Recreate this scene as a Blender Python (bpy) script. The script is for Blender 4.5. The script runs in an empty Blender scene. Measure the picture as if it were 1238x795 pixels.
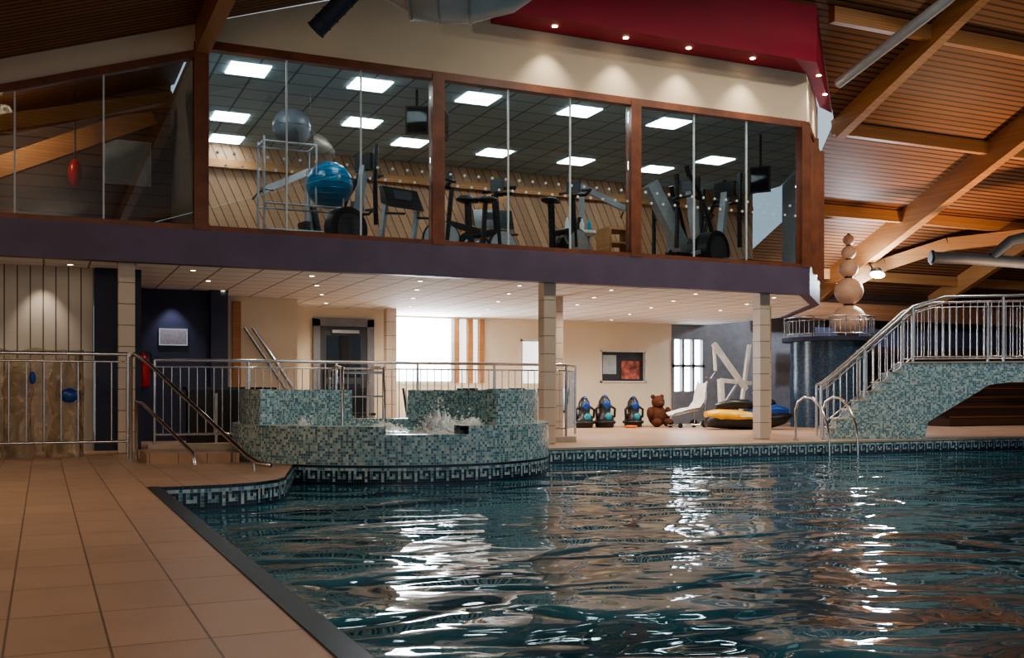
import bpy, math, random
from mathutils import Vector, Matrix, noise
random.seed(4)
S=bpy.context.scene
# ---------------------------------------------------------------- materials
def newmat(name):
    m=bpy.data.materials.new(name); m.use_nodes=True
    nt=m.node_tree; return m,nt,nt.nodes,nt.links,nt.nodes['Principled BSDF']
def mat(name,col,rough=.5,metal=0.0,var=.12,scale=6,bump=0.0,emit=None,es=0,spec=.5,coat=0):
    m,nt,N,L,P=newmat(name)
    P.inputs['Roughness'].default_value=rough; P.inputs['Metallic'].default_value=metal
    P.inputs['Specular IOR Level'].default_value=spec; P.inputs['Coat Weight'].default_value=coat
    tc=N.new('ShaderNodeTexCoord'); no=N.new('ShaderNodeTexNoise'); no.inputs['Scale'].default_value=scale; no.inputs['Detail'].default_value=4
    L.new(tc.outputs['Object'],no.inputs['Vector'])
    r=N.new('ShaderNodeValToRGB'); a=r.color_ramp.elements
    a[0].position=.3;a[1].position=.7
    a[0].color=tuple(c*(1-var) for c in col)+(1,); a[1].color=tuple(min(1,c*(1+var)) for c in col)+(1,)
    L.new(no.outputs['Fac'],r.inputs['Fac']); L.new(r.outputs['Color'],P.inputs['Base Color'])
    if bump:
        b=N.new('ShaderNodeBump'); b.inputs['Strength'].default_value=bump; b.inputs['Distance'].default_value=.02
        L.new(no.outputs['Fac'],b.inputs['Height']); L.new(b.outputs['Normal'],P.inputs['Normal'])
    if emit:
        P.inputs['Emission Color'].default_value=tuple(emit)+(1,); P.inputs['Emission Strength'].default_value=es
    return m
def math_(N,L,op,a,b=None,c=None):
    n=N.new('ShaderNodeMath'); n.operation=op
    for i,x in enumerate((a,b,c)):
        if x is None: continue
        if isinstance(x,(int,float)): n.inputs[i].default_value=x
        else: L.new(x,n.inputs[i])
    return n.outputs[0]
def stripes(name,col,dark,direction,spacing,gap=.18,rough=.5,var=.3):
    """boards: direction = vector across the boards"""
    m,nt,N,L,P=newmat(name); P.inputs['Roughness'].default_value=rough
    tc=N.new('ShaderNodeTexCoord')
    d=N.new('ShaderNodeVectorMath'); d.operation='DOT_PRODUCT'; L.new(tc.outputs['Object'],d.inputs[0]); d.inputs[1].default_value=direction
    s=math_(N,L,'DIVIDE',d.outputs['Value'],spacing); fr=math_(N,L,'FRACT',s); fl=math_(N,L,'FLOOR',s)
    g=math_(N,L,'LESS_THAN',fr,gap)
    wn=N.new('ShaderNodeTexWhiteNoise'); wn.noise_dimensions='1D'; L.new(fl,wn.inputs['W'])
    no=N.new('ShaderNodeTexNoise'); no.inputs['Scale'].default_value=1.6; no.inputs['Detail'].default_value=5; L.new(tc.outputs['Object'],no.inputs['Vector'])
    mixf=math_(N,L,'MULTIPLY_ADD',wn.outputs['Value'],.5,math_(N,L,'MULTIPLY',no.outputs['Fac'],.5))
    r=N.new('ShaderNodeValToRGB'); a=r.color_ramp.elements
    a[0].color=tuple(c*(1-var) for c in col)+(1,); a[1].color=tuple(min(1,c*(1+var)) for c in col)+(1,)
    L.new(mixf,r.inputs['Fac'])
    mx=N.new('ShaderNodeMix'); mx.data_type='RGBA'; L.new(g,mx.inputs['Factor']); L.new(r.outputs['Color'],mx.inputs['A']); mx.inputs['B'].default_value=tuple(dark)+(1,)
    L.new(mx.outputs['Result'],P.inputs['Base Color'])
    b=N.new('ShaderNodeBump'); b.invert=True; b.inputs['Strength'].default_value=.6; b.inputs['Distance'].default_value=.01; L.new(g,b.inputs['Height']); L.new(b.outputs['Normal'],P.inputs['Normal'])
    return m
def tiles(name,col,grout,sx,sy,gap,rough=.4,var=.15,ox=0,oy=0,bump=.3):
    m,nt,N,L,P=newmat(name); P.inputs['Roughness'].default_value=rough
    tc=N.new('ShaderNodeTexCoord'); sp=N.new('ShaderNodeSeparateXYZ'); L.new(tc.outputs['Object'],sp.inputs[0])
    X=math_(N,L,'DIVIDE',math_(N,L,'ADD',sp.outputs['X'],ox),sx); Y=math_(N,L,'DIVIDE',math_(N,L,'ADD',sp.outputs['Y'],oy),sy)
    g=math_(N,L,'MAXIMUM',math_(N,L,'LESS_THAN',math_(N,L,'FRACT',X),gap/sx),math_(N,L,'LESS_THAN',math_(N,L,'FRACT',Y),gap/sy))
    cv=N.new('ShaderNodeCombineXYZ'); L.new(math_(N,L,'FLOOR',X),cv.inputs[0]); L.new(math_(N,L,'FLOOR',Y),cv.inputs[1])
    wn=N.new('ShaderNodeTexWhiteNoise'); wn.noise_dimensions='2D'; L.new(cv.outputs[0],wn.inputs['Vector'])
    no=N.new('ShaderNodeTexNoise'); no.inputs['Scale'].default_value=3; no.inputs['Detail'].default_value=6; L.new(tc.outputs['Object'],no.inputs['Vector'])
    f=math_(N,L,'MULTIPLY_ADD',wn.outputs['Value'],.4,math_(N,L,'MULTIPLY',no.outputs['Fac'],.6))
    r=N.new('ShaderNodeValToRGB'); a=r.color_ramp.elements
    a[0].color=tuple(c*(1-var) for c in col)+(1,); a[1].color=tuple(min(1,c*(1+var)) for c in col)+(1,); L.new(f,r.inputs['Fac'])
    mx=N.new('ShaderNodeMix'); mx.data_type='RGBA'; L.new(g,mx.inputs['Factor']); L.new(r.outputs['Color'],mx.inputs['A']); mx.inputs['B'].default_value=tuple(grout)+(1,)
    L.new(mx.outputs['Result'],P.inputs['Base Color'])
    rr=math_(N,L,'MULTIPLY_ADD',no.outputs['Fac'],.35,rough-.15); L.new(rr,P.inputs['Roughness'])
    b=N.new('ShaderNodeBump'); b.invert=True; b.inputs['Strength'].default_value=bump; b.inputs['Distance'].default_value=.004; L.new(g,b.inputs['Height']); L.new(b.outputs['Normal'],P.inputs['Normal'])
    return m
TS=.0325
def mosaic(name,palette,size=TS,grout=(.5,.55,.52)):
    m,nt,N,L,P=newmat(name); P.inputs['Roughness'].default_value=.22
    uv=N.new('ShaderNodeUVMap'); uv.uv_map='UVMap'; sp=N.new('ShaderNodeSeparateXYZ'); L.new(uv.outputs['UV'],sp.inputs[0])
    X=math_(N,L,'DIVIDE',math_(N,L,'ADD',sp.outputs['X'],.0001),size); Y=math_(N,L,'DIVIDE',math_(N,L,'ADD',sp.outputs['Y'],.0001),size)
    g=math_(N,L,'MAXIMUM',math_(N,L,'LESS_THAN',math_(N,L,'FRACT',X),.12),math_(N,L,'LESS_THAN',math_(N,L,'FRACT',Y),.12))
    cv=N.new('ShaderNodeCombineXYZ'); L.new(math_(N,L,'FLOOR',X),cv.inputs[0]); L.new(math_(N,L,'FLOOR',Y),cv.inputs[1])
    wn=N.new('ShaderNodeTexWhiteNoise'); wn.noise_dimensions='2D'; L.new(cv.outputs[0],wn.inputs['Vector'])
    r=N.new('ShaderNodeValToRGB'); cr=r.color_ramp; cr.interpolation='CONSTANT'
    while len(cr.elements)<len(palette): cr.elements.new(.5)
    for i,c in enumerate(palette): cr.elements[i].position=i/len(palette); cr.elements[i].color=tuple(c)+(1,)
    L.new(wn.outputs['Value'],r.inputs['Fac'])
    mx=N.new('ShaderNodeMix'); mx.data_type='RGBA'; L.new(g,mx.inputs['Factor']); L.new(r.outputs['Color'],mx.inputs['A']); mx.inputs['B'].default_value=tuple(grout)+(1,)
    L.new(mx.outputs['Result'],P.inputs['Base Color'])
    return m
def glassmat(name,tint,refl=.12,rough=.0):
    m=bpy.data.materials.new(name); m.use_nodes=True; N=m.node_tree.nodes; L=m.node_tree.links; N.clear()
    o=N.new('ShaderNodeOutputMaterial'); t=N.new('ShaderNodeBsdfTransparent'); t.inputs[0].default_value=tuple(tint)+(1,)
    g=N.new('ShaderNodeBsdfGlossy'); g.inputs['Roughness'].default_value=rough; g.inputs[0].default_value=(1,1,1,1)
    fr=N.new('ShaderNodeFresnel'); fr.inputs[0].default_value=1.45
    f=math_(N,L,'MULTIPLY_ADD',fr.outputs[0],1.3,refl)
    mx=N.new('ShaderNodeMixShader'); L.new(f,mx.inputs[0]); L.new(t.outputs[0],mx.inputs[1]); L.new(g.outputs[0],mx.inputs[2]); L.new(mx.outputs[0],o.inputs[0]); return m

M={}
M['steel']=mat('brushed_steel',(.62,.62,.64),.22,1,.05)
M['deck']=tiles('deck_tile',(.45,.295,.205),(.18,.115,.08),.325,.62,.009,.40,.13,ox=.123)
M['deck_lip']=mat('drain_lip',(.025,.025,.035),.4)
M['ceil']=tiles('suspended_ceiling',(.80,.79,.78),(.26,.26,.27),.6,.6,.03,.8,.03,bump=.1)
M['gymceil']=tiles('gym_ceiling_tile',(.36,.47,.51),(.12,.17,.19),.6,.6,.035,.8,.04,bump=.1)
M['roof']=stripes('roof_slats',(.29,.125,.055),(.045,.02,.01),(0,1,0),.13,.3,.6,.28)
M['glulam']=stripes('glulam',(.49,.24,.095),(.34,.15,.06),(0,0,1),.05,.12,.5,.22)
M['glulamd']=stripes('glulam_dark',(.20,.09,.04),(.10,.04,.02),(0,0,1),.05,.12,.45,.22)
M['frame']=mat('stained_window_frame',(.20,.065,.03),.4,0,.25,4)
M['cream']=mat('cream_plaster',(.76,.66,.50),.8,0,.04,1.2)
M['cream2']=mat('cream_wall',(.80,.71,.56),.8,0,.04,1.2)
M['slatc']=stripes('cream_slat_panel',(.62,.57,.50),(.12,.1,.09),(1,0,0),.17,.10,.6,.05)
M['fascia']=mat('purple_fascia',(.125,.093,.15),.5,0,.12,2)
M['red']=mat('crimson_paint',(.36,.016,.045),.65,0,.08,1.5)
M['navy']=mat('navy_paint',(.03,.036,.075),.55,0,.1,2)
M['coltile']=tiles('column_tile',(.62,.52,.42),(.3,.25,.2),5,5,.01,.4)
M['joint']=mat('column_joint',(.25,.2,.15),.7)
M['grey']=mat('grey_paint',(.20,.21,.24),.5)
M['dgrey']=mat('dark_grey',(.05,.055,.065),.4)
M['black']=mat('black_plastic',(.014,.015,.018),.35)
M['rubber']=mat('black_rubber',(.02,.02,.02),.6)
M['white']=mat('white_plastic',(.75,.75,.74),.35)
M['silver']=mat('silver_paint',(.40,.41,.43),.35,.3)
M['blueball']=mat('blue_vinyl',(.015,.17,.32),.3)
M['greyball']=mat('grey_vinyl',(.12,.13,.15),.4)
M['blue']=mat('blue_plastic',(.01,.06,.28),.3)
M['teal']=mat('teal_plastic',(.02,.25,.35),.3)
M['yellow']=mat('yellow_vinyl',(.75,.42,.04),.35)
M['brown']=mat('brown_plush',(.10,.035,.018),.95,0,.3,30,.5)
M['redp']=mat('red_paint',(.5,.01,.01),.3)
M['orange']=mat('orange_plastic',(.7,.15,.03),.4)
M['duct']=mat('duct_metal',(.48,.53,.58),.45,.3,.1,3)
M['ductd']=mat('duct_grey',(.045,.06,.085),.6,0,.1,3,spec=.3)
M['stone']=mat('sandstone_ball',(.60,.40,.29),.6,0,.18,3,.2)
M['gymwood']=stripes('gym_boards',(.48,.27,.15),(.13,.07,.04),(1,0,.45),.19,.12,.5,.35)
M['gymwall']=mat('gym_wall',(.30,.34,.37),.7)
M['dwood']=stripes('dark_boards',(.20,.105,.06),(.04,.02,.015),(0,0,1),.2,.1,.5,.3)
M['bench']=stripes('bleacher_boards',(.07,.035,.022),(.015,.008,.006),(0,0,1),.2,.1,.5,.3)
M['panel']=mat('light_panel',(1,1,1),.5,emit=(.92,.97,1),es=14)
M['lamp']=mat('downlight_glow',(1,1,1),.5,emit=(1,.80,.55),es=15)
M['lampb']=mat('cool_lamp_glow',(1,1,1),.5,emit=(.75,.88,1),es=90)
M['day']=mat('daylight_pane',(1,1,1),.5,emit=(.85,.93,1),es=7)
M['day2']=mat('daylight_pane_dim',(1,1,1),.5,emit=(.8,.85,.85),es=1.2)
M['glass']=glassmat('window_glass',(.90,.97,.98),.09)
M['dglass']=mat('dark_door_glass',(.01,.012,.014),.05)
M['dot']=mat('frosted_dot',(.62,.68,.70),.6)
M['board']=mat('white_board',(.50,.60,.63),.5)
M['poster']=mat('poster_print',(.42,.13,.10),.5,0,.9,5)
M['sign']=mat('sign_print',(.35,.34,.36),.5,0,.2,30)
teal=[(.10,.24,.29),(.16,.34,.40),(.25,.46,.51),(.43,.62,.65),(.58,.72,.72),(.12,.28,.35),(.33,.52,.57),(.06,.16,.23),(.50,.56,.51)]
M['mosaic']=mosaic('teal_mosaic',teal,grout=(.50,.56,.57))
M['mosl']=mosaic('pale_mosaic',[(.5,.6,.55),(.4,.52,.5),(.62,.68,.6)])
M['mosn']=mosaic('navy_mosaic',[(.008,.015,.04),(.012,.03,.06),(.02,.03,.07)],grout=(.08,.10,.12))
M['mosd']=mosaic('midnight_mosaic',[(.012,.04,.09),(.02,.06,.12),(.04,.09,.15),(.015,.045,.09)],grout=(.07,.09,.12))
M['cop']=mat('coping_stone',(.46,.40,.32),.4)
# foam
m,nt,N,L,P=newmat('foam'); P.inputs['Base Color'].default_value=(.80,.88,.92,1); P.inputs['Roughness'].default_value=.3; M['foam']=m
# wrapped plastic sheeting
m,nt,N,L,P=newmat('plastic_sheet'); tc=N.new('ShaderNodeTexCoord'); mp=N.new('ShaderNodeMapping'); mp.inputs['Scale'].default_value=(1,1,.6); no=N.new('ShaderNodeTexNoise'); no.inputs['Scale'].default_value=4.5; no.inputs['Detail'].default_value=6; no.inputs['Distortion'].default_value=2.4
L.new(tc.outputs['Object'],mp.inputs[0]);L.new(mp.outputs[0],no.inputs['Vector']); r=N.new('ShaderNodeValToRGB'); a=r.color_ramp.elements; a[0].position=.36;a[0].color=(.15,.085,.045,1);a[1].position=.68;a[1].color=(.62,.44,.28,1)
L.new(no.outputs['Fac'],r.inputs[0]);L.new(r.outputs[0],P.inputs['Base Color']);P.inputs['Roughness'].default_value=.10;P.inputs['Coat Weight'].default_value=1;P.inputs['Coat Roughness'].default_value=.05;P.inputs['Alpha'].default_value=.55
b=N.new('ShaderNodeBump');b.inputs['Strength'].default_value=1;b.inputs['Distance'].default_value=.09;L.new(no.outputs['Fac'],b.inputs['Height']);L.new(b.outputs['Normal'],P.inputs['Normal']);L.new(b.outputs['Normal'],P.inputs['Coat Normal']);M['sheet']=m
# water
def watermat(name,base,d1,d2,s1,s2):
    m,nt,N,L,P=newmat(name)
    tc=N.new('ShaderNodeTexCoord'); mp=N.new('ShaderNodeMapping'); mp.inputs['Rotation'].default_value=(0,0,math.radians(24)); mp.inputs['Scale'].default_value=(.75,1,1); L.new(tc.outputs['Object'],mp.inputs[0])
    n1=N.new('ShaderNodeTexNoise'); n1.inputs['Scale'].default_value=s1; n1.inputs['Detail'].default_value=1.0; n1.inputs['Distortion'].default_value=.7; L.new(mp.outputs[0],n1.inputs['Vector'])
    n2=N.new('ShaderNodeTexNoise'); n2.inputs['Scale'].default_value=s2; n2.inputs['Detail'].default_value=1; n2.inputs['Distortion'].default_value=.6; L.new(mp.outputs[0],n2.inputs['Vector'])
    b1=N.new('ShaderNodeBump'); b1.inputs['Strength'].default_value=1; b1.inputs['Distance'].default_value=d1; L.new(n1.outputs['Fac'],b1.inputs['Height'])
    b2=N.new('ShaderNodeBump'); b2.inputs['Strength'].default_value=1; b2.inputs['Distance'].default_value=d2; L.new(n2.outputs['Fac'],b2.inputs['Height']); L.new(b1.outputs[0],b2.inputs['Normal'])
    L.new(b2.outputs[0],P.inputs['Normal'])
    r=N.new('ShaderNodeValToRGB'); a=r.color_ramp.elements; a[0].position=.35; a[1].position=.68
    a[0].color=tuple(c*.6 for c in base)+(1,); a[1].color=tuple(c*1.5 for c in base)+(1,); L.new(n1.outputs['Fac'],r.inputs[0]); L.new(r.outputs[0],P.inputs['Base Color'])
    P.inputs['Roughness'].default_value=.03; P.inputs['IOR'].default_value=1.33
    return m
M['water']=watermat('pool_water',(.020,.115,.165),.085,.010,1.35,4.0)
M['tubwater']=watermat('tub_water',(.20,.46,.52),.15,.06,5,14)

# ---------------------------------------------------------------- builder
class B:
    def __init__(s,M0=None): s.v=[];s.f=[];s.m=[];s.uv=[];s.sm=[];s.mats=[];s.M=M0 or Matrix()
    def face(s,pts,mt,uv=None,smooth=False):
        i=len(s.v); s.v+= [s.M@Vector(p) for p in pts]; s.f.append(tuple(range(i,i+len(pts)))); s._a(mt,uv,smooth)
    def _a(s,mt,uv,smooth):
        if mt not in s.mats: s.mats.append(mt)
        s.m.append(s.mats.index(mt)); s.uv.append(uv); s.sm.append(smooth)
    def grid(s,rows,mt,smooth=True,closeu=False,closev=False,uvs=None):
        i=len(s.v); nr=len(rows); nc=len(rows[0])
        for r in rows: s.v+=[s.M@Vector(p) for p in r]
        for a in range(nr-(0 if closev else 1)):
            for b in range(nc-(0 if closeu else 1)):
                a2=(a+1)%nr;b2=(b+1)%nc
                s.f.append((i+a*nc+b,i+a*nc+b2,i+a2*nc+b2,i+a2*nc+b)); s._a(mt,None,smooth)
    def prism(s,pts,vec,mt,mtop=None):
        """pts planar 3D polygon, extruded along vec"""
        i=len(s.v);n=len(pts);vec=Vector(vec)
        s.v+=[s.M@Vector(p) for p in pts]+[s.M@(Vector(p)+vec) for p in pts]
        s.f.append(tuple(range(i,i+n))); s._a(mt,None,False)
        s.f.append(tuple(range(i+n,i+2*n))[::-1]); s._a(mtop or mt,None,False)
        for k in range(n):
            k2=(k+1)%n; s.f.append((i+k,i+n+k,i+n+k2,i+k2)); s._a(mt,None,False)
    def box(s,x0,y0,z0,x1,y1,z1,mt): s.prism([(x0,y0,z0),(x1,y0,z0),(x1,y1,z0),(x0,y1,z0)],(0,0,z1-z0),mt)
    def beam(s,p,q,w,h,mt):
        p=Vector(p);q=Vector(q);d=(q-p).normalized(); up=Vector((0,0,1))
        if abs(d.z)>.98: up=Vector((0,1,0))
        r=d.cross(up).normalized()*w/2; u=r.cross(d).normalized()*h/2
        s.prism([p-r-u,p+r-u,p+r+u,p-r+u],q-p,mt)
    def tube(s,pts,r,mt,n=8,cap=True):
        pts=[Vector(p) for p in pts]; rows=[]; prev=None
        rs=r if isinstance(r,(list,tuple)) else [r]*len(pts)
        for k,p in enumerate(pts):
            a=pts[max(k-1,0)];b=pts[min(k+1,len(pts)-1)]; d=(b-a).normalized()
            if prev is None: x=d.orthogonal().normalized()
            else:
                x=(prev-d*prev.dot(d)); x=x.normalized() if x.length>1e-6 else d.orthogonal().normalized()
            prev=x; y=d.cross(x)
            rows.append([p+(x*math.cos(2*math.pi*j/n)+y*math.sin(2*math.pi*j/n))*rs[k] for j in range(n)])
        s.grid(rows,mt,True,closeu=True)
        if cap: s.face(rows[0][::-1],mt); s.face(rows[-1],mt)
    def sphere(s,c,r,mt,sc=(1,1,1),n=20):
        rows=[]
        for i in range(n//2+1):
            t=math.pi*i/(n//2); t=min(max(t,.001),math.pi-.001)
            rows.append([(c[0]+r*sc[0]*math.sin(t)*math.cos(2*math.pi*j/n),c[1]+r*sc[1]*math.sin(t)*math.sin(2*math.pi*j/n),c[2]+r*sc[2]*math.cos(t)) for j in range(n)])
        s.grid(rows,mt,True,closeu=True)
    def lathe(s,c,prof,mt,n=24,smooth=True):
        s.grid([[(c[0]+r*math.cos(2*math.pi*j/n),c[1]+r*math.sin(2*math.pi*j/n),c[2]+z) for j in range(n)] for r,z in prof],mt,smooth,closeu=True)
    def ring(s,c,R,r,axis,mt,n=24,a0=0,a1=360):
        ax=Vector(axis).normalized(); x=ax.orthogonal().normalized(); y=ax.cross(x); c=Vector(c)
        pts=[c+(x*math.cos(math.radians(a0+(a1-a0)*k/n))+y*math.sin(math.radians(a0+(a1-a0)*k/n)))*R for k in range(n+1)]
        s.tube(pts,r,mt,8)
    def disc(s,c,r,t,axis,mt,n=24):
        ax=Vector(axis).normalized(); c=Vector(c); s.tube([c-ax*t/2,c+ax*t/2],r,mt,n)
    def done(s,name,parent=None,recalc=True):
        me=bpy.data.meshes.new(name); me.from_pydata(s.v,[],s.f); me.update()
        for mt in s.mats: me.materials.append(M[mt])
        me.polygons.foreach_set('material_index',s.m); me.polygons.foreach_set('use_smooth',s.sm)
        if recalc:
            import bmesh
            bm=bmesh.new(); bm.from_mesh(me); bm.faces.ensure_lookup_table(); bmesh.ops.recalc_face_normals(bm,faces=bm.faces); bm.to_mesh(me); bm.free()
        ul=me.uv_layers.new(name='UVMap')
        for p in me.polygons:
            u=s.uv[p.index]; n=p.normal
            for k,li in enumerate(p.loop_indices):
                co=me.vertices[me.loops[li].vertex_index].co
                if u is not None:
                    src=s.f[p.index]; vi=me.loops[li].vertex_index; q=u[src.index(vi)]
                elif abs(n.z)>.7: q=(co.x,co.y)
                else:
                    t=Vector((-n.y,n.x,0)).normalized(); q=(co.dot(t),co.z)
                ul.data[li].uv=q
        ob=bpy.data.objects.new(name,me); S.collection.objects.link(ob)
        if parent: ob.parent=parent
        return ob
def T(x,y,z,rot=0,s=1): return Matrix.Translation((x,y,z))@Matrix.Rotation(math.radians(rot),4,'Z')@Matrix.Scale(s,4)

# ---------------------------------------------------------------- camera
F=1257.; HZ=475.; CH=.85; YAW=24.3
cam=bpy.data.cameras.new('camera'); co=bpy.data.objects.new('camera',cam); S.collection.objects.link(co); S.camera=co
cam.sensor_width=36; cam.lens=F/1238*36; cam.shift_y=(HZ-397.5)/1238; cam.clip_end=300
co.location=(0,0,CH); co.rotation_euler=(math.radians(90),0,math.radians(-YAW))

# ---------------------------------------------------------------- shell
GY=15.4
poly=[(-6,-6),(.95,-6),(.95,9.9),(1.54,9.93),(1.85,10.05),(2.1,10.3),(2.25,10.6),(2.35,11),(2.75,12.5),(4.4,13.7),(6.4,14.2),(34,14.2),(34,24.6),(-6,24.6)]
b=B(); b.prism([(x,y,-.7) for x,y in poly],(0,0,.7),'deck'); b.done('floor')
b=B(); b.box(.86,-6,.0,.955,9.9,.006,'deck_lip'); b.box(.952,-6,-.3,.97,9.9,.004,'deck_lip'); b.done('trim_1')
b=B(); b.face([(.9,-6,-.22),(34,-6,-.22),(34,14.25,-.22),(.9,14.25,-.22)],'water'); b.done('pool_water',recalc=False)

KEY=["111110","100010","101010","101110"]  # bottom-up rows of the meander
def strip(b,path,z0,rows,tile=TS,k0=1,top=None,closed=False):
    P=[Vector((x,y,0)) for x,y in path]
    L=[0]
    for i in range(1,len(P)): L.append(L[-1]+(P[i]-P[i-1]).length)
    n=int(L[-1]/tile); out=[]; j=0
    for k in range(n+1):
        s=min(k*tile,L[-1]-1e-6)
        while L[j+1]<s: j+=1
        f=(s-L[j])/(L[j+1]-L[j]); out.append(P[j].lerp(P[j+1],f))
    for k in range(n):
        a,c=out[k],out[k+1]; mr=rows if top is None else top(k,n)
        for r in range(mr):
            mt='mosaic'
            if k0<=r<k0+4 and KEY[r-k0][k%6]=='1': mt='mosn'
            if r<=k0-1: mt='mosn'
            if r==k0+5: mt='mosn'
            z=z0+r*tile
            b.face([(a.x,a.y,z),(c.x,c.y,z),(c.x,c.y,z+tile),(a.x,a.y,z+tile)],mt,[(k*tile,r*tile),((k+1)*tile,r*tile),((k+1)*tile,(r+1)*tile),(k*tile,(r+1)*tile)])
    return out
b=B(); e=.012
strip(b,[(.97,9.9-e),(1.54,9.93-e),(1.86,10.04),(2.11,10.29),(2.262,10.6),(2.362,11),(2.76,12.45)],-.26,8,k0=2)
b.done('pool_edge_mosaic',recalc=False)
b=B(); strip(b,[(6.3,14.2-e),(33.9,14.2-e)],-.26,8,k0=2); b.box(6.35,14.18,-.02,33.9,14.42,.015,'cop'); b.done('trim_2',recalc=False)

# roof
zl=lambda x:5.47+.335*x
zn=lambda y:14.39-.445*y
b=B()
b.face([(-6,-6,zl(-6)),(15,-6,zl(15)),(15,8.75,zl(15)),(6.2,15.45,zl(6.2)),(-6,15.45,zl(-6))],'roof')
b.face([(-6,15.45,zl(-6)),(2.07,15.45,zl(2.07)),(2.07,18.7,zl(2.07)),(-6,24.56,zl(-6))],'roof')
b.face([(15,8.75,zn(8.75)),(34,8.75,zn(8.75)),(34,24.6,zn(24.6)),(16.8,24.6,zn(24.6)),(16.8,20.3,zn(20.3)),(15.4,17.4,zn(17.4)),(13.2,15.3,zn(15.3)),(6.2,15.45,zn(15.45))],'roof')
b.face([(15,-6,10.5),(34,-6,10.5),(34,8.75,10.5),(15,8.75,10.5)],'roof')
b.done('ceiling',recalc=False)
# unseen gable, added to block sky reflections in the gym glass
b=B(); b.prism([(.8,-6,5.7),(34,-6,5.7),(34,-6,10.5),(15,-6,10.5)],(0,-.15,0),'dwood'); b.done('gable_blocker')
# rafters & purlins
def rafter(x,y0,y1,w=.22,h=.5,mt='glulam'):
    b=B(); b.beam((x,y0,zn(y0)-h/2),(x,y1,zn(y1)-h/2),w,h,mt); b.done('roof_rafter')
rafter(15.45,17.35,8.75,h=.42); rafter(20,24.2,8.75,.26,.62); rafter(24.8,24.2,8.75); rafter(29.6,24.2,8.75)
for y in (12.1,14.75,17.4,20.05,22.7):
    b=B(); x0=13.0 if y<15 else (15.4 if y<18 else 16.9); 
    if y<13: x0=11.5
    b.beam((x0,y,zn(y)-.14),(33.9,y,zn(y)-.14),.16,.28,'glulam'); b.done('roof_purlin')
b=B(); pts=[(19.9,22.3,3.7),(20.9,21.6,4.35),(22.2,20.7,4.85),(24.4,19.3,5.1)]
for a,c in zip(pts,pts[1:]): b.beam(a,c,.2,.34,'glulam')
b.done('roof_brace')
for x in (-1.4,2.08):
    b=B(); b.beam((x,GY-.05,zl(x)-.26),(x,-5,zl(x)-.26),.2,.40,'glulam'); b.done('roof_beam')
b=B(); b.beam((-3,12.2,zl(-3)-.15),(9,12.2,zl(9)-.15),.16,.28,'glulamd'); b.done('roof_beam')
# walls
b=B(); b.box(-6.2,-6,0,-6,24.6,3.5,'cream2'); b.done('wall_left')
b=B(); b.box(34,-6,-.7,34.2,24.6,10.6,'dwood'); b.done('wall_right')
b=B()
b.box(7.2,23.7,0,12.36,23.9,1.1,'cream2'); 
b.box(7.2,23.7,1.1,7.45,23.9,2.72,'cream2'); b.box(9.95,23.7,1.1,10.95,23.9,2.72,'cream2'); b.box(11.55,23.7,1.1,13.25,23.9,2.72,'cream2'); b.box(12.36,23.7,0,15.4,23.9,1.1,'cream2')
b.box(13.25,23.7,1.1,14.58,23.9,1.15,'cream2'); b.box(13.25,23.7,1.95,14.58,23.9,2.72,'cream2'); b.box(14.58,23.7,1.1,15.4,23.9,2.72,'cream2'); b.box(10.95,23.7,2.2,11.55,23.9,2.72,'cream2'); b.box(7.45,23.7,2.66,9.95,23.9,2.72,'cream2')
b.box(16.45,23.7,0,20.6,23.9,3.8,'grey'); b.box(20.6,23.75,0,34,23.9,3.8,'bench'); b.box(15.4,23.7,2.3,16.45,23.9,3.8,'grey')
b.done('wall_back')
b=B(); b.box(7.45,23.78,1.1,9.1,23.84,2.66,'day')
for x in (7.45,9.06): b.box(x,23.66,1.1,x+.08,23.8,2.66,'white')
b.box(7.45,23.66,1.06,9.1,23.8,1.14,'white'); b.done('window_1')
b=B(); b.box(9.14,23.78,1.1,9.95,23.84,2.66,'day2')
for x in (9.14,9.5,9.8): b.box(x,23.64,.0+1.1,x+.13,23.8,2.66,'glulam')
b.done('window_2')
b=B(); b.box(10.95,23.78,1.1,11.55,23.84,2.2,'day2'); b.box(10.93,23.68,1.1,10.99,23.8,2.2,'white'); b.box(11.5,23.68,1.1,11.56,23.8,2.2,'white'); b.box(10.93,23.68,2.15,11.56,23.8,2.22,'white'); b.done('window_3')
b=B(); b.box(13.25,23.8,1.15,14.58,23.86,1.95,'dgrey'); b.box(13.35,23.79,1.35,13.75,23.8,1.85,'board'); b.box(13.9,23.78,1.22,14.45,23.8,1.7,'poster'); 
for z in (1.13,1.93): b.box(13.22,23.67,z,14.61,23.8,z+.04,'white')
for x in (13.22,14.57): b.box(x,23.67,1.13,x+.04,23.8,1.97,'white')
b.done('window_4')
b=B(); b.box(15.4,23.8,.9,16.45,23.86,2.3,'day'); 
for x in (15.4,15.72,16.05,16.38): b.box(x,23.66,.9,x+.07,23.8,2.3,'grey')
b.box(15.4,23.66,1.55,16.45,23.8,1.62,'grey'); b.box(15.4,23.66,0,16.45,23.8,.9,'grey'); b.done('window_5')
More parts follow.
